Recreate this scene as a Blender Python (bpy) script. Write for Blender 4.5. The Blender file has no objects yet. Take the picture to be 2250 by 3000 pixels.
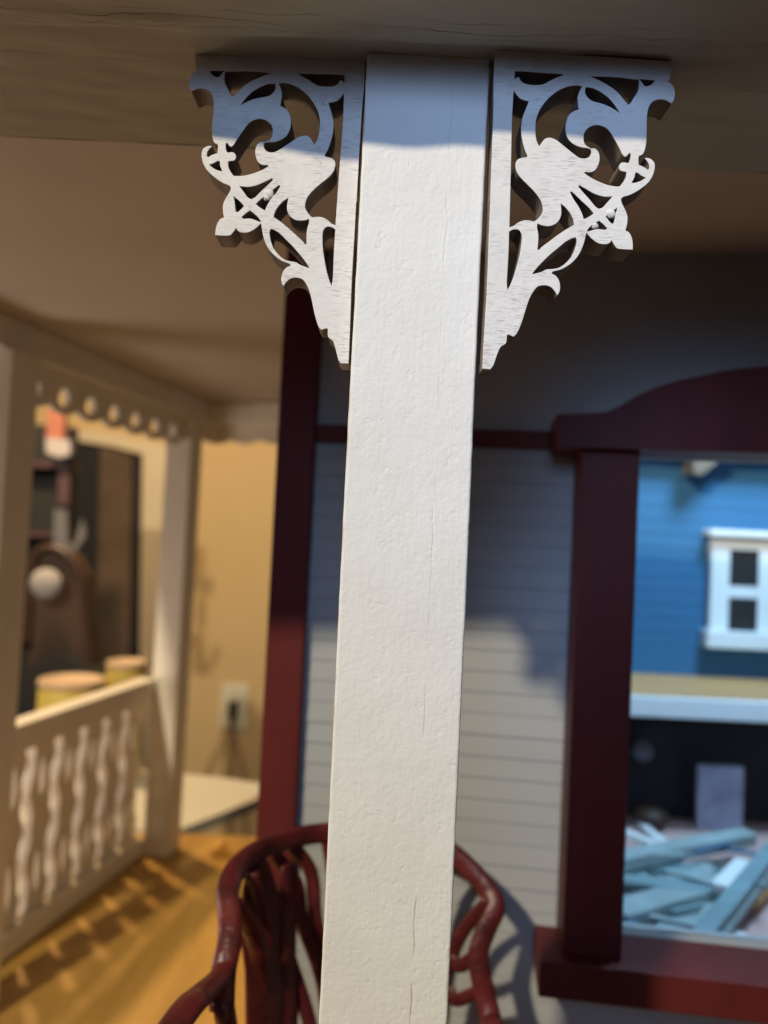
import bpy, bmesh, math, random
from mathutils import Vector, Matrix, noise
random.seed(7)
S = bpy.context.scene
COL = S.collection

# ------------------------------------------------------------------ camera
F_PX = 2250.0
PITCH, ROLL = math.radians(2.0), math.radians(2.75)
FW = Vector((0, math.cos(PITCH), math.sin(PITCH)))
VV = Vector((0, -math.sin(PITCH), math.cos(PITCH)))
XX = Vector((1, 0, 0))
RT = XX * math.cos(ROLL) + VV * math.sin(ROLL)
UP = VV * math.cos(ROLL) - XX * math.sin(ROLL)
cam_d = bpy.data.cameras.new('camera')
cam = bpy.data.objects.new('camera', cam_d)
COL.objects.link(cam)
S.camera = cam
cam.matrix_world = Matrix(((RT.x, UP.x, -FW.x, 0), (RT.y, UP.y, -FW.y, 0), (RT.z, UP.z, -FW.z, 0), (0, 0, 0, 1)))
cam_d.sensor_fit = 'VERTICAL'
cam_d.sensor_height = 36
cam_d.sensor_width = 27
cam_d.lens = 27
cam_d.clip_start = 0.02
cam_d.clip_end = 200
cam_d.dof.use_dof = True
cam_d.dof.focus_distance = 0.985
cam_d.dof.aperture_fstop = 1.7
cam_d.dof.aperture_blades = 0

# ------------------------------------------------------------------ world and lamps
w = bpy.data.worlds.new('World'); S.world = w; w.use_nodes = True
w.node_tree.nodes['Background'].inputs[0].default_value = (0.42, 0.48, 0.62, 1)
w.node_tree.nodes['Background'].inputs[1].default_value = 0.035
S.view_settings.view_transform = 'Standard'
S.view_settings.look = 'None'
S.view_settings.exposure = 0.0
S.view_settings.gamma = 1.0

def lamp(name, kind, loc, target, energy, color, size=0.1, spot=None, blend=0.4):
    d = bpy.data.lights.new(name, kind); d.energy = energy; d.color = color
    if kind == 'AREA':
        d.shape = 'DISK'; d.size = size
    else:
        d.shadow_soft_size = size
    if kind == 'SPOT':
        d.spot_size = math.radians(spot); d.spot_blend = blend
    o = bpy.data.objects.new(name, d); COL.objects.link(o); o.location = loc
    o.rotation_euler = (Vector(target) - Vector(loc)).to_track_quat('-Z', 'Y').to_euler()
    return o

KP = Vector((0, .98, .3)) - 7.5 * Vector((.70, 1, -.8))
lamp('key_lamp', 'POINT', KP, (0, 1, 0), 5150, (1.0, 0.86, 0.61), 0.24)
wd = lamp('window_daylight', 'AREA', (-.2, -1.6, 1.12), (.62, 2, 0.0), 3.3, (0.39, 0.60, 1.0), 1.15)
wd.data.spread = math.radians(42)
lamp('room_lamp', 'POINT', (-3.37, 6.5, 3.08), (0, 0, 0), 1230, (1.0, 0.68, 0.36), 0.16)
lamp('left_warm_fill', 'POINT', (-3.2, 2.5, -.9), (0, 0, 0), 94, (1.0, 0.80, 0.66), 0.5)  # added warm fill for the left posts and ceiling, not a lamp of the room
lamp('inside_lamp', 'AREA', (1.9, 2.6, 1.9), (1.6, 3.7, -0.3), 122, (0.42, 0.72, 1.0), 0.7)

# ------------------------------------------------------------------ helpers
def px(u, v, Y):
    d = FW + RT * ((u - 1125) / F_PX) - UP * ((v - 1500) / F_PX)
    return d * (Y / d.y)

def pz(u, v, Z):
    d = FW + RT * ((u - 1125) / F_PX) - UP * ((v - 1500) / F_PX)
    return d * (Z / d.z)

def nodes(m):
    m.use_nodes = True
    nt = m.node_tree
    return nt, nt.nodes['Principled BSDF']

def mat(name, col, rough=0.6, var=0.12, vscale=6.0, bump=0.15, bscale=60.0, stretch=(1, 1, 1), dist=0.01,
        spec=0.4, metal=0.0, coat=0.0, stain=None):
    m = bpy.data.materials.new(name)
    nt, b = nodes(m)
    N = nt.nodes.new; L = nt.links.new
    tc = N('ShaderNodeTexCoord'); mp = N('ShaderNodeMapping'); mp.inputs['Scale'].default_value = stretch
    L(tc.outputs['Object'], mp.inputs['Vector'])
    n1 = N('ShaderNodeTexNoise'); n1.inputs['Scale'].default_value = vscale; n1.inputs['Detail'].default_value = 6
    L(mp.outputs[0], n1.inputs['Vector'])
    rmp = N('ShaderNodeMapRange'); rmp.inputs['From Min'].default_value = .3; rmp.inputs['From Max'].default_value = .7
    rmp.inputs['To Min'].default_value = 1 - var; rmp.inputs['To Max'].default_value = 1 + var
    L(n1.outputs['Fac'], rmp.inputs['Value'])
    mx = N('ShaderNodeVectorMath'); mx.operation = 'SCALE'; mx.inputs[0].default_value = col[:3]
    L(rmp.outputs[0], mx.inputs['Scale'])
    out = mx.outputs[0]
    if stain:
        n3 = N('ShaderNodeTexNoise'); n3.inputs['Scale'].default_value = stain[1]; n3.inputs['Detail'].default_value = 8
        L(mp.outputs[0], n3.inputs['Vector'])
        r3 = N('ShaderNodeMapRange'); r3.inputs['From Min'].default_value = stain[2]; r3.inputs['From Max'].default_value = stain[3]
        L(n3.outputs['Fac'], r3.inputs['Value'])
        mm = N('ShaderNodeMix'); mm.data_type = 'RGBA'
        L(r3.outputs[0], mm.inputs[0]); L(out, mm.inputs[6]); mm.inputs[7].default_value = (*stain[0], 1)
        out = mm.outputs[2]
    L(out, b.inputs['Base Color'])
    n2 = N('ShaderNodeTexNoise'); n2.inputs['Scale'].default_value = bscale; n2.inputs['Detail'].default_value = 5
    L(mp.outputs[0], n2.inputs['Vector'])
    bp = N('ShaderNodeBump'); bp.inputs['Strength'].default_value = bump; bp.inputs['Distance'].default_value = dist
    L(n2.outputs['Fac'], bp.inputs['Height']); L(bp.outputs[0], b.inputs['Normal'])
    b.inputs['Roughness'].default_value = rough
    b.inputs['Specular IOR Level'].default_value = spec
    b.inputs['Metallic'].default_value = metal
    b.inputs['Coat Weight'].default_value = coat
    return m

def gesso():
    """thick white brushed-on paint with pits, a split along the grain and worn brown edges"""
    m = bpy.data.materials.new('thick_white_paint')
    nt, b = nodes(m); N = nt.nodes.new; L = nt.links.new
    tc = N('ShaderNodeTexCoord')
    def noi(scale, detail, st=(1, 1, 1), loc=(0, 0, 0)):
        mp = N('ShaderNodeMapping'); mp.inputs['Scale'].default_value = st; mp.inputs['Location'].default_value = loc
        L(tc.outputs['Object'], mp.inputs['Vector'])
        n = N('ShaderNodeTexNoise'); n.inputs['Scale'].default_value = scale; n.inputs['Detail'].default_value = detail
        L(mp.outputs[0], n.inputs['Vector']); return n.outputs['Fac']
    def mr(x, a, c, d=0.0, e=1.0):
        r = N('ShaderNodeMapRange'); r.inputs['From Min'].default_value = a; r.inputs['From Max'].default_value = c
        r.inputs['To Min'].default_value = d; r.inputs['To Max'].default_value = e
        L(x, r.inputs['Value']); return r.outputs[0]
    def mth(op, a, c=None):
        q = N('ShaderNodeMath'); q.operation = op
        for i, s in enumerate((a, c)):
            if s is None: continue
            if isinstance(s, (int, float)): q.inputs[i].default_value = s
            else: L(s, q.inputs[i])
        return q.outputs[0]
    sep = N('ShaderNodeSeparateXYZ'); L(tc.outputs['Object'], sep.inputs[0])
    # split in the wood, a thin line that wanders and breaks up (object x about +0.035)
    wob = mth('MULTIPLY', mth('SUBTRACT', noi(22, 6, (1, 1, 1)), .5), .010)
    lx = mth('ABSOLUTE', mth('SUBTRACT', mth('ADD', sep.outputs[0], wob), .034))
    line = mr(lx, .0002, .0015, 1, 0)
    gate = mr(noi(1.0, 4, (5, 5, 16), (3, 1, 2)), .53, .60)
    low = mr(sep.outputs[2], -.1, -1.0, .12, 1.0)
    crack = mth('MULTIPLY', mth('MULTIPLY', line, gate), low)
    # worn brown right edge
    ex = mr(sep.outputs[0], .0755, .0795)
    eg = mth('MULTIPLY', mth('MULTIPLY', ex, mr(noi(1.0, 5, (40, 40, 30), (7, 0, 0)), .53, .62)), mr(sep.outputs[2], -.2, -.6, .1, 1.0))
    ex2 = mr(sep.outputs[0], -.0782, -.0800)
    eg2 = mth('MULTIPLY', ex2, mr(noi(1.0, 5, (40, 40, 25), (1, 5, 0)), .5, .62))
    brown = mth('MAXIMUM', crack, mth('MAXIMUM', mth('MULTIPLY', eg, .8), mth('MULTIPLY', eg2, .55)))
    base = N('ShaderNodeMix'); base.data_type = 'RGBA'
    L(mr(noi(9, 6), .35, .65), base.inputs[0])
    base.inputs[6].default_value = (.76, .745, .72, 1); base.inputs[7].default_value = (.80, .79, .77, 1)
    mx = N('ShaderNodeMix'); mx.data_type = 'RGBA'
    L(brown, mx.inputs[0]); L(base.outputs[2], mx.inputs[6]); mx.inputs[7].default_value = (.46, .37, .26, 1)
    L(mx.outputs[2], b.inputs['Base Color'])
    fine = noi(150, 4); mid = noi(55, 3, (1, 1, .7)); grain = noi(1.0, 4, (260, 260, 9))
    pits = mr(noi(70, 2, (1, 1, 1), (4, 4, 4)), .62, .72, 0, -1)
    h = mth('ADD', mth('MULTIPLY', fine, .55), mth('MULTIPLY', mid, .9))
    h = mth('ADD', h, mth('MULTIPLY', grain, .22))
    h = mth('ADD', h, mth('MULTIPLY', pits, .25))
    h = mth('SUBTRACT', h, mth('MULTIPLY', mth('MAXIMUM', crack, mth('MULTIPLY', line, mr(noi(1.0, 3, (5, 5, 9)), .5, .62, 0, .35))), 1.2))
    bp = N('ShaderNodeBump'); bp.inputs['Strength'].default_value = .46; bp.inputs['Distance'].default_value = .0024
    L(h, bp.inputs['Height']); L(bp.outputs[0], b.inputs['Normal'])
    b.inputs['Roughness'].default_value = .62; b.inputs['Specular IOR Level'].default_value = .3
    return m

def fretwood():
    """white washed plywood: fine broken grain cracks running across"""
    m = bpy.data.materials.new('white_washed_wood')
    nt, b = nodes(m); N = nt.nodes.new; L = nt.links.new
    tc = N('ShaderNodeTexCoord')
    def noi(scale, detail, st, loc=(0, 0, 0)):
        mp = N('ShaderNodeMapping'); mp.inputs['Scale'].default_value = st; mp.inputs['Location'].default_value = loc
        L(tc.outputs['Object'], mp.inputs['Vector'])
        n = N('ShaderNodeTexNoise'); n.inputs['Scale'].default_value = scale; n.inputs['Detail'].default_value = detail
        L(mp.outputs[0], n.inputs['Vector']); return n.outputs['Fac']
    def mr(x, a, c, d=0.0, e=1.0):
        r = N('ShaderNodeMapRange'); r.inputs['From Min'].default_value = a; r.inputs['From Max'].default_value = c
        r.inputs['To Min'].default_value = d; r.inputs['To Max'].default_value = e
        L(x, r.inputs['Value']); return r.outputs[0]
    g = noi(1.0, 4, (60, 60, 620))
    crack = mr(g, .56, .66)
    patch = mr(noi(14, 3, (1, 1, 1)), .38, .62)
    mu = N('ShaderNodeMath'); mu.operation = 'MULTIPLY'; L(crack, mu.inputs[0]); L(patch, mu.inputs[1])
    base = N('ShaderNodeMix'); base.data_type = 'RGBA'
    L(mr(noi(20, 5, (1, 1, 2)), .35, .65), base.inputs[0])
    base.inputs[6].default_value = (.71, .68, .655, 1); base.inputs[7].default_value = (.76, .735, .71, 1)
    mx = N('ShaderNodeMix'); mx.data_type = 'RGBA'
    m2 = N('ShaderNodeMath'); m2.operation = 'MULTIPLY'; m2.inputs[1].default_value = .42
    L(mu.outputs[0], m2.inputs[0]); L(m2.outputs[0], mx.inputs[0])
    L(base.outputs[2], mx.inputs[6]); mx.inputs[7].default_value = (.34, .27, .22, 1)
    L(mx.outputs[2], b.inputs['Base Color'])
    sb = N('ShaderNodeMath'); sb.operation = 'SUBTRACT'; L(noi(90, 3, (1, 1, 1)), sb.inputs[0]); L(mu.outputs[0], sb.inputs[1])
    bp = N('ShaderNodeBump'); bp.inputs['Strength'].default_value = .5; bp.inputs['Distance'].default_value = .0016
    L(sb.outputs[0], bp.inputs['Height']); L(bp.outputs[0], b.inputs['Normal'])
    b.inputs['Roughness'].default_value = .7; b.inputs['Specular IOR Level'].default_value = .25
    return m

M = {}
M['gesso'] = gesso()
M['fret'] = fretwood()
M['beam'] = mat('beam_paint', (.33, .31, .245), .55, .05, 5, .45, 16, (.6, 1, 1), .012)
M['ceil'] = mat('ceiling_paint', (.47, .41, .36), .7, .05, 3, .15, 25, (1, 1, 1), .004)
M['white'] = mat('white_trim_paint', (.72, .67, .58), .5, .05, 5, .3, 60, (1, 1, 1), .003)
M['siding'] = mat('grey_siding_paint', (.35, .365, .38), .6, .05, 4, .2, 40, (.2, 1, 1), .003)
M['burg'] = mat('burgundy_paint', (.100, .016, .015), .5, .22, 6, .2, 30, (1, 1, .3), .003, spec=.2)
M['chair'] = mat('burgundy_lacquer', (.092, .013, .014), .38, .4, 16, .6, 45, (1, 1, 1), .006, spec=.45, coat=.05)
M['floor'] = mat('golden_wood_floor', (.43, .245, .055), .38, .12, 3, .2, 20, (8, .6, 1), .003)
M['ochre'] = mat('ochre_wall_paint', (.72, .52, .26), .8, .05, .3, .1, 8, (1, 1, 1), .01)
M['pale'] = mat('cream_gloss_paint', (.74, .62, .42), .5, .05, 1)
M['dark'] = mat('dark_brown_cloth', (.055, .034, .022), .9, .25, 1.5, .3, 10)
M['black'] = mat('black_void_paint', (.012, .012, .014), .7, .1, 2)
M['brown'] = mat('brown_leather', (.045, .024, .016), .55, .25, 2)
M['cushion'] = mat('pale_cushion_cloth', (.30, .29, .31), .9, .05, 3)
M['yellow'] = mat('yellow_card', (.62, .46, .10), .6, .15, 5, .3, 25)
M['lid'] = mat('pale_pink_lid', (.50, .36, .24), .6, .1, 5)
M['tablew'] = mat('cream_tabletop', (.52, .50, .42), .5, .04, 2)
M['red'] = mat('coral_red_card', (.26, .09, .06), .6, .1, 3)
M['plum'] = mat('plum_card', (.06, .028, .035), .6, .2, 3)
M['grey'] = mat('grey_plastic', (.11, .11, .125), .5, .1, 3)
M['bluew'] = mat('blue_siding_paint', (.034, .135, .27), .6, .05, 2, .1, 20)
M['bwhite'] = mat('white_window_paint', (.80, .80, .80), .5, .03, 4)
M['pane'] = mat('dark_glass', (.03, .03, .03), .12, .3, 4, 0, 5)
M['tan'] = mat('raw_wood_board', (.50, .27, .11), .6, .15, 4, .2, 30, (.3, 3, 1))
M['pinkw'] = mat('pinkish_worktop', (.48, .32, .30), .6, .15, 2, .2, 20, (.4, 2, 1))
M['teal'] = mat('teal_wood', (.20, .30, .33), .6, .15, 8, .3, 40, (.5, 2, 1))
M['teal2'] = mat('grey_teal_wood', (.30, .37, .38), .6, .15, 8, .3, 40, (2, .5, 1))
M['navy'] = mat('slate_blue_wood', (.10, .20, .33), .6, .3, 8, .3, 40)
M['gold'] = mat('brass', (.75, .50, .12), .3, .1, 8, .1, 30, metal=.9)
M['cord'] = mat('brown_cord', (.22, .13, .06), .6, .1, 3)
M['socket'] = mat('ivory_plastic', (.80, .76, .58), .35, .02, 3)

def link(name, me, m, parent=None, loc=(0, 0, 0)):
    o = bpy.data.objects.new(name, me); COL.objects.link(o)
    if m and not me.materials: me.materials.append(m)
    o.location = loc
    if parent:
        o.parent = parent
        o.location = Vector(loc) - Vector(parent.location) if parent.rotation_euler.z == 0 else loc
    return o

def tag(o, label=None, cat=None, group=None, kind=None):
    for k, v in (('label', label), ('category', cat), ('group', group), ('kind', kind)):
        if v: o[k] = v
    return o

def empty(name, loc, label, cat, group=None):
    o = bpy.data.objects.new(name, None); COL.objects.link(o); o.location = loc
    o.empty_display_size = .05
    return tag(o, label, cat, group)

class MB:
    def __init__(self): self.bm = bmesh.new()
    def box(self, a, b, rz=0.0, pivot=None, bev=0.0, taper=None):
        a, b = Vector(a), Vector(b); c = (a + b) / 2; s = b - a
        t = bmesh.new(); bmesh.ops.create_cube(t, size=1)
        for v in t.verts: v.co = Vector((v.co.x * s.x, v.co.y * s.y, v.co.z * s.z))
        if bev: bmesh.ops.bevel(t, geom=t.edges[:], offset=bev, segments=2, profile=.5, affect='EDGES')
        R_ = Matrix.Rotation(rz, 4, 'Z'); p = Vector(pivot) if pivot is not None else c
        for v in t.verts: v.co = R_ @ (v.co + c - p) + p
        self.add(t); return self
    def bar(self, p, q, wdt, hgt, bev=0.0, up=(0, 0, 1)):
        """box section from p to q; w across, h along up"""
        p, q = Vector(p), Vector(q); d = (q - p); ln = d.length; d.normalize()
        s = d.cross(Vector(up)).normalized(); u = s.cross(d)
        t = bmesh.new(); bmesh.ops.create_cube(t, size=1)
        for v in t.verts: v.co = Vector((v.co.x * ln, v.co.y * wdt, v.co.z * hgt))
        if bev: bmesh.ops.bevel(t, geom=t.edges[:], offset=bev, segments=2, profile=.5, affect='EDGES')
        c = (p + q) / 2
        for v in t.verts: v.co = c + d * v.co.x + s * v.co.y + u * v.co.z
        self.add(t); return self
    def add(self, t):
        me = bpy.data.meshes.new('t'); t.to_mesh(me); t.free(); self.bm.from_mesh(me); bpy.data.meshes.remove(me)
    def quad(self, *pts):
        self.bm.faces.new([self.bm.verts.new(p) for p in pts]); return self
    def lathe(self, prof, c, seg=40):
        rings = []
        for r, z in prof:
            rings.append([self.bm.verts.new((c[0] + r * math.cos(2 * math.pi * k / seg), c[1] + r * math.sin(2 * math.pi * k / seg), c[2] + z)) for k in range(seg)])
        for a, b in zip(rings, rings[1:]):
            for k in range(seg): self.bm.faces.new((a[k], a[(k + 1) % seg], b[(k + 1) % seg], b[k]))
        self.bm.faces.new(rings[0][::-1]); self.bm.faces.new(rings[-1]); return self
    def tube(self, pts, rad, rad2=None, seg=12, sub=6, flat=None):
        """smooth tube through pts; rad = number or list; rad2 = other half-width (elliptic), flat = its axis"""
        P = [Vector(p) for p in pts]; n = len(P)
        rr = rad if isinstance(rad, (list, tuple)) else [rad] * n
        out = []; rad_o = []
        for i in range(n - 1):
            p0 = P[max(i - 1, 0)]; p1 = P[i]; p2 = P[i + 1]; p3 = P[min(i + 2, n - 1)]
            for k in range(sub):
                t = k / sub
                out.append(.5 * ((2 * p1) + (p2 - p0) * t + (2 * p0 - 5 * p1 + 4 * p2 - p3) * t * t + (3 * p1 - p0 - 3 * p2 + p3) * t ** 3))
                rad_o.append(rr[i] * (1 - t) + rr[i + 1] * t)
        out.append(P[-1]); rad_o.append(rr[-1])
        rings = []; ref = Vector(flat) if flat else Vector((0, 0, 1))
        for i, p in enumerate(out):
            d = (out[min(i + 1, len(out) - 1)] - out[max(i - 1, 0)]).normalized()
            a = ref - d * ref.dot(d)
            if a.length < .05: a = Vector((1, 0, 0)) - d * d.x
            a.normalize(); b = d.cross(a)
            r = rad_o[i]; r2 = r if rad2 is None else rad2 * r / max(rr)
            rings.append([self.bm.verts.new(p + a * r2 * math.cos(2 * math.pi * k / seg) + b * r * math.sin(2 * math.pi * k / seg)) for k in range(seg)])
        for a, b in zip(rings, rings[1:]):
            for k in range(seg): self.bm.faces.new((a[k], b[k], b[(k + 1) % seg], a[(k + 1) % seg]))
        self.bm.faces.new(rings[0]); self.bm.faces.new(rings[-1][::-1]); return self
    def build(self, name, m, parent=None, smooth=False, origin=None):
        bm = self.bm
        bmesh.ops.recalc_face_normals(bm, faces=bm.faces[:])
        if origin is None:
            if parent is not None: origin = Vector(parent.location)
            else:
                xs = [v.co for v in bm.verts]
                origin = Vector((sum(v.x for v in xs) / len(xs), sum(v.y for v in xs) / len(xs), min(v.z for v in xs)))
        origin = Vector(origin)
        for v in bm.verts: v.co -= origin
        me = bpy.data.meshes.new(name); bm.to_mesh(me); bm.free()
        if smooth:
            for p in me.polygons: p.use_smooth = True
        me.materials.append(m)
        o = bpy.data.objects.new(name, me); COL.objects.link(o)
        if parent is not None:
            o.parent = parent; o.location = origin - chain(parent)
        else: o.location = origin
        return o

def chain(o):
    v = Vector(o.location)
    while o.parent is not None:
        o = o.parent; v += Vector(o.location)
    return v

def smooth_poly(pts, sub=5, corner=52, closed=True):
    n = len(pts); P = [Vector(p) for p in pts]; crn = []
    for i in range(n):
        a = P[i] - P[i - 1]; b = P[(i + 1) % n] - P[i]
        crn.append(math.degrees(a.angle(b, 0)) > corner)
    out = []
    for i in range(n):
        p1, p2 = P[i], P[(i + 1) % n]
        p0 = P[i - 1] if not crn[i] else p1 - (p2 - p1)
        p3 = P[(i + 2) % n] if not crn[(i + 1) % n] else p2 + (p2 - p1)
        for k in range(sub):
            t = k / sub
            out.append(.5 * ((2 * p1) + (p2 - p0) * t + (2 * p0 - 5 * p1 + 4 * p2 - p3) * t * t + (3 * p1 - p0 - 3 * p2 + p3) * t ** 3))
    return out

def plate(loops, thick, bevel=0.0):
    """mesh of a board with cut-outs: loops in (x,z); front face at y=0, back at y=thick"""
    cu = bpy.data.curves.new('c', 'CURVE'); cu.dimensions = '2D'; cu.fill_mode = 'BOTH'
    cu.extrude = thick / 2 - bevel; cu.bevel_depth = bevel; cu.bevel_resolution = 2
    cu.offset = -bevel
    for lp in loops:
        sp = cu.splines.new('POLY'); sp.points.add(len(lp) - 1)
        for q, p in zip(sp.points, lp): q.co = (p[0], p[1], 0, 1)
        sp.use_cyclic_u = True
    ob = bpy.data.objects.new('c', cu); COL.objects.link(ob)
    dg = bpy.context.evaluated_depsgraph_get(); dg.update()
    me = bpy.data.meshes.new_from_object(ob.evaluated_get(dg))
    bpy.data.objects.remove(ob); bpy.data.curves.remove(cu)
    me.transform(Matrix(((1, 0, 0, 0), (0, 0, -1, thick / 2), (0, 1, 0, 0), (0, 0, 0, 1))))
    me.materials.clear()
    return me

FLOOR = -1.82
BEAM = .632
CEIL = .754
PY = .98
YAW = math.radians(7.0)
def wall(s, off=0.0, z=0.0):
    """point on the house wall: s metres along it from x=0, off metres in front of it"""
    return Vector((s * math.cos(YAW) - off * math.sin(YAW), 2.0 - s * math.sin(YAW) - off * math.cos(YAW), z))
def wpx(u, v, off=0.0):
    """where pixel (u,v) meets the wall plane: (s, z)"""
    d = FW + RT * ((u - 1125) / F_PX) - UP * ((v - 1500) / F_PX)
    n = Vector((math.sin(YAW), math.cos(YAW), 0))
    t = wall(0, off).dot(n) / d.dot(n); p = d * t
    q = p - wall(0, off); return q.dot(Vector((math.cos(YAW), -math.sin(YAW), 0))), p.z
def wbox(mb, s0, s1, z0, z1, o0, o1, bev=0.0):
    a = wall(0)
    t = bmesh.new(); bmesh.ops.create_cube(t, size=1)
    for v in t.verts: v.co = Vector((v.co.x * (s1 - s0), v.co.y * (o1 - o0), v.co.z * (z1 - z0)))
    if bev: bmesh.ops.bevel(t, geom=t.edges[:], offset=bev, segments=2, profile=.5, affect='EDGES')
    for v in t.verts:
        v.co = wall((s0 + s1) / 2 + v.co.x, (o0 + o1) / 2 - v.co.y, (z0 + z1) / 2 + v.co.z)
    mb.add(t); return mb

# ------------------------------------------------------------------ setting: porch floor and ceiling
LD = Vector((.208, 1.0, 0)).normalized()            # direction the side porch runs in
LA = Vector((-1.515, 3.2, 0))                       # a point under the side railing
def side(t, off=0.0, z=0.0):                        # t = depth y of the point, off to the right
    k = (t - LA.y) / LD.y
    return Vector((LA.x + LD.x * k + off * LD.y, t - off * LD.x, z))

a0 = side(.7, -.16); a1 = side(4.66, -.16)
fl = MB(); fl.quad((a0.x, a0.y, FLOOR), (3.2, .7, FLOOR), (3.2, 4.72, FLOOR), (a1.x, 4.66, FLOOR))
fl.quad((a0.x, a0.y, FLOOR - .1), (a0.x, a0.y, FLOOR), (a1.x, 4.66, FLOOR), (a1.x, 4.66, FLOOR - .1))
fl.quad((a1.x, 4.66, FLOOR), (3.2, 4.72, FLOOR), (3.2, 4.72, FLOOR - .1), (a1.x, 4.66, FLOOR - .1))
tag(fl.build('floor', M['floor']), kind='structure')
ce = MB()
b0 = side(.7, -.1); b1 = side(5.0, -.1)
cpoly = [(side(.86, -.28).x, .86), (3.0, .86), (3.0, 1.66), (-.20, 2.06), (.12, 5.1), (side(5.1, -.28).x, 5.1)]
for zz in (CEIL, CEIL + .05): ce.bm.faces.new([ce.bm.verts.new((x, y, zz)) for x, y in cpoly])
for (xa, ya), (xb, yb) in zip(cpoly, cpoly[1:] + cpoly[:1]): ce.quad((xa, ya, CEIL), (xb, yb, CEIL), (xb, yb, CEIL + .05), (xa, ya, CEIL + .05))
tag(ce.build('ceiling', M['ceil']), kind='structure')

# ------------------------------------------------------------------ front beam
bm = bmesh.new()
nx, ny = 260, 60
Y0, Y1 = .835, 1.245
X0, X1 = -1.9, 2.6
grid = []
def rim(x):
    # unseen front edge, bent to curve its shadow on post and bracket
    k = min(max((-.155 - x) / .22, 0), 1)
    return Y0 + .030 * k * k * (3 - 2 * k) + .005 * math.exp(-((x + .02) / .035) ** 2) - .006 * math.exp(-((x + .10) / .05) ** 2) + .002 * noise.noise(Vector((x * 12, 4.4, 0)))
for j in range(ny + 1):
    row = []
    for i in range(nx + 1):
        x = X0 + (X1 - X0) * i / nx
        y = rim(x) + (Y1 - rim(x)) * j / ny
        wob = noise.noise(Vector((x * 7, 3.1, 0))) * .006 + noise.noise(Vector((x * 24, 9.1, 0))) * .003
        e = .945 + wob
        k = min(max((y - e) / .006, 0), 1); k = k * k * (3 - 2 * k)
        z = BEAM - .0075 * (1 - k)
        z += noise.fractal(Vector((x * 9, y * 30, 0)), 1.0, 2.0, 4) * .0028
        e2 = .925 + noise.noise(Vector((x * 5, 7.7, 0))) * .012
        z -= .0045 * math.exp(-((y - e2) / .003) ** 2) * max(0, noise.noise(Vector((x * 6, 1.7, 3))) + .25) * 2
        row.append(bm.verts.new((x, y, z)))
    grid.append(row)
for j in range(ny):
    for i in range(nx):
        bm.faces.new((grid[j][i], grid[j + 1][i], grid[j + 1][i + 1], grid[j][i + 1]))
t = MB(); t.bm.free(); t.bm = bm
zt = 1.0
for i in range(nx):
    xa, xb = X0 + (X1 - X0) * i / nx, X0 + (X1 - X0) * (i + 1) / nx
    t.quad((xa, rim(xa), BEAM - .0075), (xb, rim(xb), BEAM - .0075), (xb, rim(xb), zt), (xa, rim(xa), zt))
t.quad((X0, Y1, BEAM), (X0, Y1, zt), (X1, Y1, zt), (X1, Y1, BEAM))
t.quad((X0, Y0 + .04, zt), (X1, Y0 + .04, zt), (X1, Y1, zt), (X0, Y1, zt))
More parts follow.
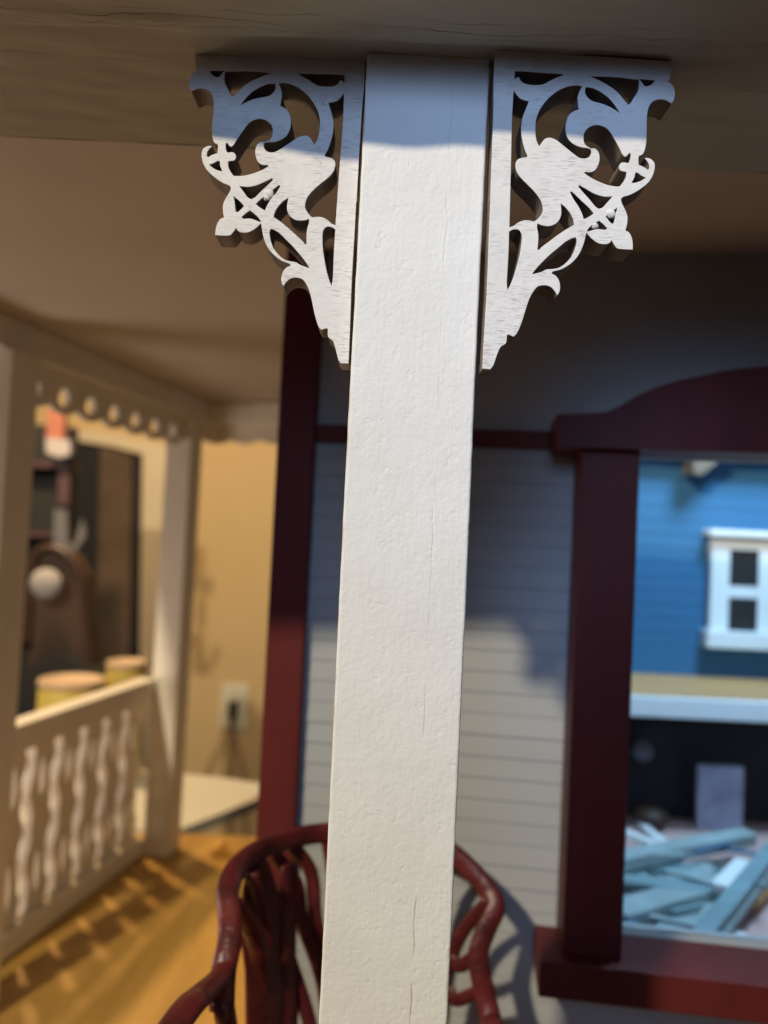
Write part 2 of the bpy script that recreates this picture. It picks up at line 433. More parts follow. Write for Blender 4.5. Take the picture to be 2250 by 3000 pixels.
def crackle(m, lines):
    """thin wandering crevices where the thick paint has wrinkled"""
    nt = m.node_tree; N = nt.nodes.new; L = nt.links.new; b = nt.nodes['Principled BSDF']
    tc = N('ShaderNodeTexCoord'); sep = N('ShaderNodeSeparateXYZ'); L(tc.outputs['Object'], sep.inputs[0])
    tot = None
    for yy, amp, sc, wd, sd in lines:
        mp = N('ShaderNodeMapping'); mp.inputs['Scale'].default_value = (sc, sc * .35, 0); mp.inputs['Location'].default_value = (sd, sd, 0)
        L(tc.outputs['Object'], mp.inputs['Vector'])
        n = N('ShaderNodeTexNoise'); n.inputs['Scale'].default_value = 1; n.inputs['Detail'].default_value = 5; L(mp.outputs[0], n.inputs['Vector'])
        a = N('ShaderNodeMath'); a.operation = 'MULTIPLY_ADD'; a.inputs[1].default_value = amp; L(n.outputs['Fac'], a.inputs[0]); L(sep.outputs[1], a.inputs[2])
        q = N('ShaderNodeMath'); q.operation = 'SUBTRACT'; q.inputs[1].default_value = yy + amp * .5; L(a.outputs[0], q.inputs[0])
        ab = N('ShaderNodeMath'); ab.operation = 'ABSOLUTE'; L(q.outputs[0], ab.inputs[0])
        mr = N('ShaderNodeMapRange'); mr.inputs['From Min'].default_value = wd * .3; mr.inputs['From Max'].default_value = wd
        mr.inputs['To Min'].default_value = 1; mr.inputs['To Max'].default_value = 0; L(ab.outputs[0], mr.inputs['Value'])
        mp2 = N('ShaderNodeMapping'); mp2.inputs['Scale'].default_value = (9, 9, 0); mp2.inputs['Location'].default_value = (sd * 2, 1, 0); L(tc.outputs['Object'], mp2.inputs['Vector'])
        n2 = N('ShaderNodeTexNoise'); n2.inputs['Scale'].default_value = 1; L(mp2.outputs[0], n2.inputs['Vector'])
        g_ = N('ShaderNodeMapRange'); g_.inputs['From Min'].default_value = .42; g_.inputs['From Max'].default_value = .58; L(n2.outputs['Fac'], g_.inputs['Value'])
        mu = N('ShaderNodeMath'); mu.operation = 'MULTIPLY'; L(mr.outputs[0], mu.inputs[0]); L(g_.outputs[0], mu.inputs[1])
        if tot is None: tot = mu.outputs[0]
        else:
            mxx = N('ShaderNodeMath'); mxx.operation = 'MAXIMUM'; L(tot, mxx.inputs[0]); L(mu.outputs[0], mxx.inputs[1]); tot = mxx.outputs[0]
    old = b.inputs['Base Color'].links[0].from_socket
    mm = N('ShaderNodeMix'); mm.data_type = 'RGBA'; mm.inputs[7].default_value = (.28, .26, .205, 1)
    L(tot, mm.inputs[0]); L(old, mm.inputs[6]); L(mm.outputs[2], b.inputs['Base Color'])
    bp = nt.nodes.new('ShaderNodeBump'); bp.invert = True; bp.inputs['Distance'].default_value = .002; bp.inputs['Strength'].default_value = .6
    L(tot, bp.inputs['Height']); L(b.inputs['Normal'].links[0].from_socket, bp.inputs['Normal']); L(bp.outputs[0], b.inputs['Normal'])
crackle(M['beam'], [(.916, .035, 11, .0012, 3.0), (.900, .05, 7, .0010, 8.0), (.931, .03, 24, .0011, 5.0), (1.02, .05, 4, .0010, 1.0)])
bo = t.build('porch_beam', M['beam'], smooth=False, origin=(0, 0, BEAM))
for p in bo.data.polygons: p.use_smooth = True
tag(bo, 'wide beam across the top carrying the white post and both fretwork brackets', 'beam')

# ------------------------------------------------------------------ main post
bm = bmesh.new()
PX0, PX1 = -.0513, .1097
cx = (PX0 + PX1) / 2
nz = 160
prof = []
r = .0035
hw = (PX1 - PX0) / 2; dpt = .161
def ring(z):
    pts = []
    for (sx, sy) in ((-1, -1), (1, -1), (1, 1), (-1, 1)):
        c = Vector((sx * (hw - r), sy * (dpt / 2 - r)))
        a0_ = {(-1, -1): 180, (1, -1): 270, (1, 1): 0, (-1, 1): 90}[(sx, sy)]
        for k in range(4):
            a = math.radians(a0_ + 30 * k)
            pts.append(Vector((c.x + r * math.cos(a), c.y + r * math.sin(a), z)))
    return pts
zb, ztp = FLOOR, BEAM - .001
prev = None
zs = [zb + (-.75 - zb) * k / 10 for k in range(10)] + [-.75 + (ztp + .75) * k / nz for k in range(nz + 1)]
for z in zs:
    rg = []
    for p in ring(z):
        q = Vector((p.x + noise.noise(Vector((p.x * 3, p.y * 3, z * 3.0))) * .0012 + noise.noise(Vector((p.x * 9, 2, z * 38))) * .0005,
                    p.y + noise.noise(Vector((5, p.x * 9, z * 6))) * .0006, z))
        rg.append(bm.verts.new(q))
    if prev:
        for k in range(16): bm.faces.new((prev[k], prev[(k + 1) % 16], rg[(k + 1) % 16], rg[k]))
    else: bm.faces.new(rg[::-1])
    prev = rg
bm.faces.new(prev)
t = MB(); t.bm.free(); t.bm = bm
for v in bm.verts: v.co += Vector((cx, PY + dpt / 2, 0))
po = t.build('porch_post', M['gesso'], origin=(cx, PY + dpt / 2, 0))
tag(po, 'thick white painted square post in the centre between the two fretwork brackets', 'post')

# ------------------------------------------------------------------ fretwork brackets
def A(*pts): return [(540 + x / 3.0164, 120 + y / 3.0164) for x, y in pts]
def B(*pts): return [(560 + x / 3.130, 560 + y / 3.130) for x, y in pts]
outer = (A((92, 85), (800, 108), (1600, 135), (1589, 400), (1569, 620), (1546, 1000), (1523, 1400))
         + B((1514, 100), (1498, 400), (1474, 800), (1459, 1200), (1444, 1580), (1372, 1579), (1350, 1545), (1335, 1490), (1320, 1430), (1298, 1372),
             (1256, 1335), (1253, 1262), (1235, 1260), (1195, 1272), (1175, 1250), (1158, 1215), (1138, 1150), (1122, 1080), (1108, 1010), (1092, 940), (1072, 885), (1048, 840),
             (1025, 812), (990, 797), (950, 793), (912, 802), (882, 825), (860, 850), (848, 872), (833, 850), (826, 810), (832, 765), (852, 722), (882, 695), (912, 684), (905, 668),
             (880, 657), (838, 642), (788, 610), (740, 566), (700, 512), (672, 450), (655, 385), (646, 330), (641, 296), (602, 332), (560, 362), (510, 380), (452, 377), (424, 358), (413, 337),
             (405, 350), (385, 378), (355, 406), (290, 408), (220, 404), (224, 350), (240, 294), (266, 256), (300, 240), (292, 190), (291, 130), (308, 80), (338, 30))
         + A((405, 1322), (412, 1296), (395, 1277), (350, 1259), (298, 1228), (242, 1183), (198, 1138), (166, 1080), (152, 1015), (158, 965), (188, 934), (222, 925), (248, 930),
             (222, 953), (202, 985), (199, 1018), (213, 1026), (238, 1008), (268, 998), (291, 990), (296, 950), (296, 918), (272, 905), (258, 885),
             (249, 850), (245, 790), (250, 700), (258, 620), (259, 550), (250, 488), (228, 448), (190, 425), (145, 417), (105, 424), (80, 436), (62, 443),
             (46, 415), (41, 370), (50, 320), (72, 284), (100, 266), (118, 258), (98, 235)))
holes = [
 # heart of the lower left swirl
 A((780, 805), (777, 765), (755, 728), (718, 700), (670, 688), (618, 697), (572, 725), (530, 777), (492, 830), (460, 880), (436, 918), (416, 936), (396, 926), (386, 905), (367, 903),
   (366, 940), (374, 975), (388, 986), (405, 982), (432, 984), (452, 1002), (457, 1030), (441, 1056), (418, 1060), (388, 1064), (390, 1110), (408, 1152), (434, 1190),
   (475, 1193), (540, 1187), (620, 1165), (690, 1137), (745, 1106), (738, 1097), (690, 1095), (655, 1073), (634, 1030), (626, 980), (635, 932), (656, 900), (682, 888), (704, 893), (722, 886), (750, 872), (770, 848)),
 # big crescent under the arch
 A((712, 899), (702, 925), (716, 962), (750, 981), (790, 982), (830, 965), (900, 920), (960, 880), (1018, 845), (1070, 835), (1108, 850), (1130, 882), (1148, 915),
   (1176, 870), (1192, 800), (1198, 720), (1188, 650), (1165, 590), (1130, 530), (1080, 470), (1020, 420), (950, 385), (885, 370), (833, 374),
   (850, 410), (862, 460), (859, 510), (846, 572), (866, 580), (904, 604), (930, 645), (943, 710), (934, 780), (902, 838), (850, 875), (790, 892), (745, 893)),
 A((804, 378), (740, 380), (660, 412), (590, 458), (530, 520), (497, 568), (545, 540), (610, 514), (680, 498), (738, 487), (780, 460), (804, 420)),
 A((358, 272), (460, 268), (560, 267), (700, 275), (772, 283), (700, 305), (620, 340), (540, 385), (480, 440), (432, 490), (412, 478), (394, 440), (368, 390), (354, 345)),
 A((221, 262), (355, 262), (332, 285), (306, 315), (275, 315), (240, 290)),
 A((998, 287), (1080, 288), (1200, 291), (1350, 295), (1416, 300), (1414, 372), (1396, 352), (1378, 345), (1352, 382), (1305, 400), (1225, 400), (1165, 386), (1110, 350), (1058, 320)),
 A((1411, 465), (1388, 492), (1358, 522), (1320, 538), (1275, 545), (1287, 590), (1306, 650), (1318, 720), (1315, 800), (1300, 870), (1272, 950), (1240, 1010), (1255, 1022), (1292, 1030), (1325, 1052), (1336, 1090), (1320, 1150),
   (1280, 1200), (1220, 1250), (1160, 1300), (1112, 1350), (1080, 1400), (1067, 1460))
 + B((1058, 178), (1088, 220), (1112, 238), (1150, 235), (1200, 238), (1250, 262), (1288, 296), (1323, 312), (1332, 180), (1342, 40))
 + A((1362, 1250), (1380, 1000), (1395, 800), (1405, 640)),
 B((1322, 352), (1290, 331), (1250, 326), (1222, 345), (1207, 382), (1205, 450), (1210, 540), (1225, 640), (1245, 740), (1265, 810), (1287, 866), (1299, 800), (1305, 650), (1312, 500)),
 B((892, 60), (880, 120), (880, 170), (897, 215), (930, 250), (980, 270), (1040, 268), (1080, 256), (1080, 290), (1065, 340), (1058, 400), (1058, 482), (1046, 488), (1020, 455), (960, 400), (900, 345), (840, 295), (790, 258),
   (757, 235), (770, 190), (800, 140), (842, 95)),
 B((732, 345), (720, 380), (730, 450), (755, 520), (800, 580), (850, 622), (900, 640), (965, 652), (1000, 675), (1082, 706), (1075, 688), (1050, 650), (1000, 585), (940, 515), (880, 455), (820, 395), (770, 360)),
 A((488, 1283), (560, 1290), (640, 1275), (720, 1240), (775, 1214), (784, 1226), (740, 1270), (680, 1325), (625, 1380), (590, 1397), (560, 1380), (530, 1340)),
 A((850, 1280), (835, 1275), (790, 1310), (740, 1350), (680, 1395), (634, 1440), (660, 1465), (712, 1498), (732, 1450), (770, 1390), (812, 1340)),
 B((389, 48), (400, 100), (404, 150), (410, 187), (432, 188), (485, 137), (445, 92)),
 B((540, 178), (500, 205), (462, 238), (482, 252), (540, 250), (590, 265), (634, 284), (634, 268), (600, 225)),
 A((220, 1095), (260, 1080), (296, 1060), (314, 1066), (316, 1100), (336, 1150), (310, 1146), (268, 1130)),
]
LY = 1.0
def to_plane(lp):
    out = []
    for u, v in lp:
        p = px(u, v, LY); out.append(Vector((p.x, p.z)))
    return out
loops = [smooth_poly(to_plane(l), 4, 50) for l in [outer] + holes]
# the moulded blob of paint left in one of the crossings is part of the same plate
TH = .042
me = plate(loops, TH, .0007)
piv = Vector((PX0, BEAM))
me.transform(Matrix.Translation((-piv.x, 0, -piv.y)))
for p in me.polygons: p.use_smooth = False
me.materials.append(M['fret'])
M['cut'] = mat('laser_cut_edge', (.23, .195, .17), .8, .35, 30, .4, 120, (1, .2, 1), .002)
me.materials.append(M['cut'])
for p in me.polygons: p.material_index = 0 if (p.normal.y < -.5 or p.center.y < .0012) else 1
o = bpy.data.objects.new('fretwork_bracket', me); COL.objects.link(o); o.location = (piv.x, LY, piv.y)
tag(o, 'white scroll-sawn fretwork bracket on the left side of the post under the beam', 'bracket', 'fretwork brackets on the post')
# the right one is cut from the same pattern, turned over
me2 = bpy.data.meshes.new('fretwork_bracket_turned')
b2 = bmesh.new(); b2.from_mesh(me)
for v in b2.verts: v.co.x = -v.co.x
bmesh.ops.reverse_faces(b2, faces=b2.faces[:])
b2.to_mesh(me2); b2.free(); me2.materials.append(M['fret']); me2.materials.append(M['cut'])
RS = .99
o2 = bpy.data.objects.new('fretwork_bracket', me2); COL.objects.link(o2)
o2.location = (.0603 - piv.x, .963, piv.y - .0069)
o2.rotation_euler = (0, math.radians(.1), 0)
tag(o2, 'white scroll-sawn fretwork bracket on the right side of the post under the beam', 'bracket', 'fretwork brackets on the post')
def drip(parent, u, v, Y, rr, lab):
    c = px(u, v, Y + .003)
    mb = MB(); bmesh.ops.create_icosphere(mb.bm, subdivisions=3, radius=rr)
    for vv in mb.bm.verts:
        nn = 1 + .35 * noise.noise(vv.co * 220)
        vv.co = Vector((vv.co.x * 1.2 * nn, vv.co.y * .8, vv.co.z * nn)) + c - Vector(parent.location)
    me_ = bpy.data.meshes.new('paint_blob'); mb.bm.to_mesh(me_); mb.bm.free(); me_.materials.append(M['fret'])
    for p in me_.polygons: p.use_smooth = True
    ob = bpy.data.objects.new('paint_blob', me_); COL.objects.link(ob); ob.parent = parent
drip(o, 790, 568, LY, .0062, '')
drip(o, 781, 579, LY, .0045, '')
drip(o2, 1790, 626, .963, .0060, '')
drip(o2, 1742, 660, .963, .0045, '')

# ------------------------------------------------------------------ house behind
hs = empty('house', wall(.6, 0, FLOOR), 'dark grey clapboard house wall with burgundy trim behind the white post', 'house')
sL, _ = wpx(800, 1700)                         # outer edge of corner board
sC, _ = wpx(908, 1700)
jL = wpx(1680, 1900, .12)[0]; jR = wpx(1852, 1900, .12)[0]
opL = jR - .02; opR = opL + .80
zHead = wpx(1884, 1321, .12)[1]; zSill = wpx(1700, 2828, .17)[1]
zBelt = wpx(1400, 1285)[1]
HR = 3.0
def courses(mb, s0, s1, z0, z1, pitch=.0535, lap=.0042):
    n = int(math.ceil((z1 - FLOOR) / pitch))
    for k in range(n):
        a = FLOOR + k * pitch; b = a + pitch
        a_, b_ = max(a, z0), min(b, z1)
        if b_ - a_ < 1e-4: continue
        lp_ = lap * (.65 + .6 * ((k * 7919) % 13) / 13)
        f = lambda z: lp_ * (1 - (z - a) / pitch)
        mb.quad(wall(s0, f(a_), a_), wall(s1, f(a_), a_), wall(s1, f(b_), b_), wall(s0, f(b_), b_))
        if a_ == a: mb.quad(wall(s0, 0, a), wall(s1, 0, a), wall(s1, lp_, a), wall(s0, lp_, a))
mb = MB()
courses(mb, sL + .01, opL, FLOOR, zBelt)
courses(mb, opL, opR, FLOOR, zSill)
courses(mb, opR, HR, FLOOR, zBelt)
mb.quad(wall(sL + .01, .001, zBelt), wall(opL, .001, zBelt), wall(opL, .001, 1.1), wall(sL + .01, .001, 1.1))
mb.quad(wall(opL, .001, zHead), wall(opR, .001, zHead), wall(opR, .001, 1.1), wall(opL, .001, 1.1))
mb.quad(wall(opR, .001, zBelt), wall(HR, .001, zBelt), wall(HR, .001, 1.1), wall(opR, .001, 1.1))
# thickness: reveals and inner face
wbox(mb, sL + .01, opL, FLOOR, 1.1, -.06, -.0005)
wbox(mb, opL, opR, FLOOR, zSill, -.06, -.0005)
wbox(mb, opL, opR, zHead, 1.1, -.06, -.0005)
wbox(mb, opR, HR, FLOOR, 1.1, -.06, -.0005)
# side wall of the house running back
e0 = wall(sL + .012, -.06); e1 = e0 + Vector((math.sin(YAW), math.cos(YAW), 0)) * 2.6
mb.quad((e0.x, e0.y, FLOOR), (e1.x, e1.y, FLOOR), (e1.x, e1.y, 1.1), (e0.x, e0.y, 1.1))
mb.quad((e0.x + .05, e0.y, FLOOR), (e1.x + .05, e1.y, FLOOR), (e1.x + .05, e1.y, 1.1), (e0.x + .05, e0.y, 1.1))
mb.build('wall', M['siding'], hs)
mb = MB(); wbox(mb, sL, sC, FLOOR, CEIL, -.06, .035, .003); mb.build('corner_board', M['burg'], hs)
mb = MB(); wbox(mb, sC + .001, jL - .03, zBelt - .022, zBelt + .022, .001, .022, .002); mb.build('belt_trim', M['burg'], hs)
wf = MB(); wbox(wf, jL, jR, zSill, zHead, .0, .13, .003)
wfr = wf.build('window', M['burg'], hs)
wf = MB(); wbox(wf, opR - .02, opR + .16, zSill, zHead, .0, .13, .003); wf.build('jamb', M['burg'], wfr)
# header with S-curved pediment
hp = [(1632, 1308), (1632, 1215), (1700, 1212), (1775, 1208), (1815, 1190), (1861, 1162), (1919, 1136), (1987, 1115), (2073, 1097), (2130, 1085), (2210, 1076)]
hz = [wpx(u, v, .16) for u, v in hp]
cS = (opL + opR) / 2
zb_ = zHead - .002
left = [(hz[0][0], zb_)] + hz[1:] + [(cS, hz[-1][1] + .012)]
right = [(2 * cS - s, z) for s, z in reversed(left[:-1])]
bm = bmesh.new(); fr = []; bk = []
for s, z in left + right:
    fr.append(bm.verts.new(wall(s, .165, z))); bk.append(bm.verts.new(wall(s, .0, z)))
bm.faces.new(fr); bm.faces.new(bk[::-1])
for i in range(len(fr)): bm.faces.new((fr[i], bk[i], bk[(i + 1) % len(fr)], fr[(i + 1) % len(fr)]))
t = MB(); t.bm.free(); t.bm = bm; t.build('header', M['burg'], wfr)
mb = MB(); sl = wpx(1580, 2840, .17)[0]
wbox(mb, sl, 2 * cS - sl, zSill - .082, zSill, .0, .17, .004); mb.build('sill', M['burg'], wfr)
mb = MB(); wbox(mb, opL, opR, zSill, zHead, -.04, -.036)
# clear glazing
g = bpy.data.materials.new('window_glass'); nt, b = nodes(g)
b.inputs['Base Color'].default_value = (1, 1, 1, 1); b.inputs['Roughness'].default_value = 0.0
b.inputs['Transmission Weight'].default_value = 1.0; b.inputs['IOR'].default_value = 1.02
mb.build('pane', g, wfr)

# ------------------------------------------------------------------ side porch: posts, beams, valance, railing
def side_post(t, label, w_=.15, far=False):
    mb = MB()
    c = side(t, .10 if t > 4 else .145)
    mb.bar((c.x, c.y, FLOOR), (c.x, c.y, BEAM - .001), w_, w_, .004, up=LD)
    return tag(mb.build('side_post', M['white']), label, 'post', 'posts of the side porch')
side_post(2.90, 'blurred square post at the left edge of the photo, nearest post of the side porch')
side_post(4.42, 'blurred pale post at the far end of the side railing beside the ochre wall')
mb = MB(); mb.bar(side(.9, .09, BEAM + .06), side(4.72, .09, BEAM + .06), .2, .12, .003)
tag(mb.build('side_beam', M['white']), 'pale beam running back over the side railing posts to the far corner', 'beam')
lc = side(4.60, .1)
eb = Vector((.15, 4.15, 0))
mb = MB(); mb.bar((lc.x, lc.y, BEAM + .055), (eb.x, eb.y, BEAM + .055), .12, .118, .003)
tag(mb.build('back_beam', M['white']), 'short pale beam from the far porch corner to the burgundy corner board', 'beam')

def fret_board(L_, H, nh, scal, thick, hole=True, y0=0):
    """board hanging from z=0 down to -H, x 0..L_, scalloped bottom, teardrop holes"""
    lp = [(0, 0)]
    n = nh
    pts = [Vector((0, 0)), Vector((L_, 0))]
    for k in range(n * 8 + 1):
        x = L_ * (1 - k / (n * 8)); ph = (k % 8) / 8
        pts.append(Vector((x, -H + scal * (1 - abs(math.sin(math.pi * k / 8))))))
    loops_ = [pts]
    if hole:
        for i in range(n):
            c = L_ * (i + .5) / n; q = []
            for k in range(16):
                a = 2 * math.pi * k / 16
                rx = .040 * (1 - .35 * math.sin(a)) ; q.append(Vector((c + rx * math.cos(a), -H * .48 + .042 * math.sin(a))))
            loops_.append(q)
    return plate(loops_, thick)
def place_board(name, p, q, me_, m, label, cat):
    d = (Vector(q) - Vector(p)); o = bpy.data.objects.new(name, me_); COL.objects.link(o)
    me_.materials.append(m); o.location = p; o.rotation_euler = (0, 0, math.atan2(d.y, d.x))
    return tag(o, label, cat)
p = side(2.99, .12, BEAM - .03); q = side(4.33, .12, BEAM - .03)
place_board('valance', p, q, fret_board((q - p).length, .14, 7, .03, .025), M['white'],
            'pale valance with teardrop holes and scalloped edge hanging under the side beam', 'valance')
mb = MB(); mb.bar(side(2.98, .12, BEAM - .015), side(4.34, .12, BEAM - .015), .05, .028, .002)
tag(mb.build('valance_rail', M['white']), 'thin pale rail between the side beam and the holed valance', 'rail')
p = Vector((lc.x + .02, lc.y - .02, BEAM - .003)); q = Vector((eb.x, eb.y - .02, BEAM - .003))
place_board('valance', p, q, fret_board((q - p).length, .115, 7, .026, .025, False), M['white'],
            'plain pale valance with scalloped edge in front of the ochre wall', 'valance')

rl = empty('railing', side(3.57, 0, FLOOR), 'pale sawn railing of wavy flat balusters along the left side of the porch', 'railing')
mb = MB(); mb.bar(side(2.80, 0, -.865), side(4.345, 0, -.865), .10, .045, .006); mb.build('top_rail', M['white'], rl)
mb = MB(); mb.bar(side(2.80, 0, -.93), side(4.345, 0, -.93), .035, .085, .003); mb.build('sub_rail', M['white'], rl)
mb = MB(); mb.bar(side(2.80, 0, FLOOR + .05), side(4.345, 0, FLOOR + .05), .06, .09, .003); mb.build('bottom_rail', M['white'], rl)
zt_, zb2 = -.972, FLOOR + .095
Hb = zt_ - zb2
def bal_loop(wd):
    # flat baluster outline, wavy on both sides
    L1, R1 = [], []
    for q in range(33):
        h = q / 32; e = min(1, h / .05, (1 - h) / .05)
        w_ = .075 * math.sin(h * 2 * math.pi * 2.5) * e
        kk = .5 - .12 * e - .035 * e * math.cos(h * 2 * math.pi * 5)
        L1.append(Vector((-wd * (kk - w_), -Hb * h))); R1.append(Vector((wd * (kk + w_), -Hb * h)))
    R1.reverse()
    return smooth_poly(L1 + R1, 3, 70)
def slot(z0, z1, wd):
    q = []
    for k in range(14):
        a = 2 * math.pi * k / 14
        q.append(Vector((wd * math.cos(a), -Hb * ((z0 + z1) / 2) + Hb * (z1 - z0) / 2 * math.sin(a))))
    return q
bme = plate([bal_loop(.172), slot(.08, .36, .022), slot(.62, .92, .022)], .05)
bme.materials.append(M['white'])
n = 8
for i in range(n):
    t_ = 2.92 + i * (4.27 - 2.92) / (n - 1)
    c = side(t_, -.0275, zt_)
    ob = bpy.data.objects.new('baluster', bme); COL.objects.link(ob); ob.parent = rl
    ob.location = c - Vector(rl.location); ob.rotation_euler = (0, 0, math.atan2(LD.y, LD.x))

# ------------------------------------------------------------------ garden chair
ch = empty('porch_chair', (0, 1.5, FLOOR), 'glossy burgundy porch chair with hooped openwork back behind the white post', 'chair')
def cp(u, v, Y): return px(u, v, Y)
hoop = [(650, 2960, 1.42), (655, 2850, 1.43), (672, 2760, 1.46), (672, 2680, 1.50), (668, 2610, 1.54), (690, 2550, 1.59), (740, 2502, 1.65), (810, 2470, 1.71), (890, 2448, 1.76), (960, 2440, 1.79), (1080, 2434, 1.82), (1200, 2440, 1.83),
        (1310, 2490, 1.82), (1385, 2555, 1.80), (1430, 2610, 1.78), (1450, 2660, 1.76), (1425, 2720, 1.75), (1402, 2790, 1.74), (1408, 2860, 1.73), (1425, 2930, 1.72), (1440, 3000, 1.70), (1445, 3100, 1.68)]
HP = [cp(*h) for h in hoop]
mb = MB(); mb.tube(HP, .0235, .011, 14, 6, flat=(0, 1, .0)); mb.build('hoop', M['chair'], ch, True)
seatz = FLOOR + .50
base_c = Vector((.02, 1.72, seatz + .02))
# ribs fan out from the back of the seat like leaf veins
ribs = [((720, 2540, 1.66), (800, 2640, 1.70), (845, 2800, 1.74), (905, 2990, 1.76)),
        ((800, 2500, 1.73), (868, 2590, 1.77), (885, 2700, 1.79), (950, 2900, 1.80)),
        ((860, 2480, 1.76), (912, 2560, 1.79), (925, 2700, 1.80), (960, 2850, 1.81)),
        ((960, 2460, 1.79), (985, 2620, 1.82), (995, 2850, 1.83)),
        ((1080, 2450, 1.81), (1075, 2620, 1.84), (1060, 2850, 1.84)),
        ((1200, 2455, 1.82), (1170, 2620, 1.84), (1110, 2850, 1.83)),
        ((1310, 2505, 1.81), (1270, 2600, 1.83), (1215, 2800, 1.82)),
        ((690, 2640, 1.52), (745, 2760, 1.60), (760, 2880, 1.66), (800, 3040, 1.70)),
        ((735, 2560, 1.62), (770, 2690, 1.66), (790, 2840, 1.70), (840, 3020, 1.73)),
        ((1405, 2790, 1.75), (1350, 2830, 1.78), (1300, 2850, 1.80)), ((1415, 2900, 1.73), (1340, 2930, 1.77), (1290, 2925, 1.80)),
        ((1432, 2640, 1.76), (1350, 2740, 1.80), (1290, 2900, 1.80))]
for rb in ribs:
    pts = [cp(*q) for q in rb]
    end = pts[-1].lerp(base_c, .35); end.z = seatz + .02; end.x = max(-.2, min(.24, end.x * .8))
    end.y = min(1.8, end.y)
    mb = MB(); mb.tube(pts + [end], [.017] * (len(pts)) + [.014], .0055, 10, 6, flat=(0, 1, 0)); mb.build('rib', M['chair'], ch, True)
# broad leaf-shaped splats on the wrapped left side and the lattice rail
def splat(u0, v0, Y0_, u1, v1, Y1_, wd):
    a, b = cp(u0, v0, Y0_), cp(u1, v1, Y1_)
    mid = (a + b) / 2
    mb = MB(); mb.tube([a, a.lerp(b, .25), mid, a.lerp(b, .8), b], [wd * .45, wd, wd * .85, wd, wd * .6], .009, 12, 6, flat=(.8, -.6, 0)); mb.build('splat', M['chair'], ch, True)
splat(752, 2530, 1.66, 790, 3080, 1.68, .062)
splat(838, 2530, 1.73, 850, 3080, 1.73, .030)
def arm(a):
    mb = MB(); mb.tube(a, [.018, .020, .025, .028, .024], .015, 12, 6, flat=(0, 0, 1)); return mb.build('arm', M['chair'], ch, True)
al = [cp(672, 2770, 1.46), cp(650, 2850, 1.42), cp(592, 2912, 1.36), cp(532, 2975, 1.30), Vector((-.36, 1.18, -.87))]
arm(al)
ar = [cp(1440, 2980, 1.70), Vector((.32, 1.58, -1.03)), Vector((.34, 1.45, -1.05)), Vector((.34, 1.3, -1.05)), Vector((.32, 1.18, -1.06))]
arm(ar)
for a in (al, ar):
    mb = MB(); mb.tube([a[-1] - Vector((0, -.02, .01)), Vector((a[-1].x * .98, 1.22, -1.2)), Vector((a[-1].x * .9, 1.24, seatz))], .015, None, 10, 5); mb.build('arm_support', M['chair'], ch, True)
# hoop sides run down to the seat
for e in (HP[0], HP[-1]):
    mb = MB(); mb.tube([e + Vector((0, 0, .02)), e.lerp(Vector((e.x * .85, 1.66, seatz)), .6), Vector((e.x * .8, 1.68, seatz - .01))], .020, None, 10, 5); mb.build('hoop_stile', M['chair'], ch, True)
mb = MB(); st = [Vector((-.30, 1.20)), Vector((-.27, 1.75)), Vector((0, 1.80)), Vector((.27, 1.75)), Vector((.30, 1.20)), Vector((0, 1.17))]
sp = smooth_poly(st, 6, 80)
bm = mb.bm; top = [bm.verts.new((p.x, p.y, seatz)) for p in sp]; bot = [bm.verts.new((p.x, p.y, seatz - .045)) for p in sp]
bm.faces.new(top); bm.faces.new(bot[::-1])
for i in range(len(sp)): bm.faces.new((top[i], bot[i], bot[(i + 1) % len(sp)], top[(i + 1) % len(sp)]))
mb.build('seat', M['chair'], ch)
for sx in (-1, 1):
    for y0_, y1_ in ((1.26, 1.20), (1.70, 1.80)):
        mb = MB(); mb.tube([Vector((sx * .24, y0_, seatz - .03)), Vector((sx * .26, (y0_ + y1_) / 2, seatz - .25)), Vector((sx * .28, y1_, FLOOR))], [.02, .024, .016], None, 10, 5); mb.build('leg', M['chair'], ch, True)

# little brass trinket on the floor
c = pz(641, 2498, FLOOR + .01)
mb = MB()
for (dx, dy, rr) in ((0, 0, .035), (.05, -.015, .025)):
    mb.tube([(c.x + dx + rr * math.cos(a), c.y + dy + rr * math.sin(a), FLOOR + .012 + .012 * math.sin(a * 2)) for a in [k * math.pi / 4 for k in range(9)]], .009, None, 8, 3)
mb.tube([(c.x - .02, c.y - .03, FLOOR + .01), (c.x, c.y, FLOOR + .05), (c.x + .03, c.y + .03, FLOOR + .03)], .01, None, 8, 3)
tag(mb.build('brass_trinket', M['gold'], None, True), 'tiny curled brass trinket lying on the golden porch floor', 'trinket')

# ------------------------------------------------------------------ the room beyond the side porch
WY = 14.0
TZ = -1.93
zt0 = -7
rw = MB()
rw.quad((-14, WY, -9), (8, WY, -9), (8, WY, 9), (-14, WY, 9))
tag(rw.build('ochre_room_wall', M['ochre']), 'warm ochre painted room wall beyond the far end of the porch', 'wall')
rf = MB(); rf.quad((-30, -12, -9), (30, -12, -9), (30, 30, -9), (-30, 30, -9))
tag(rf.build('ground', M['dark']), kind='structure')

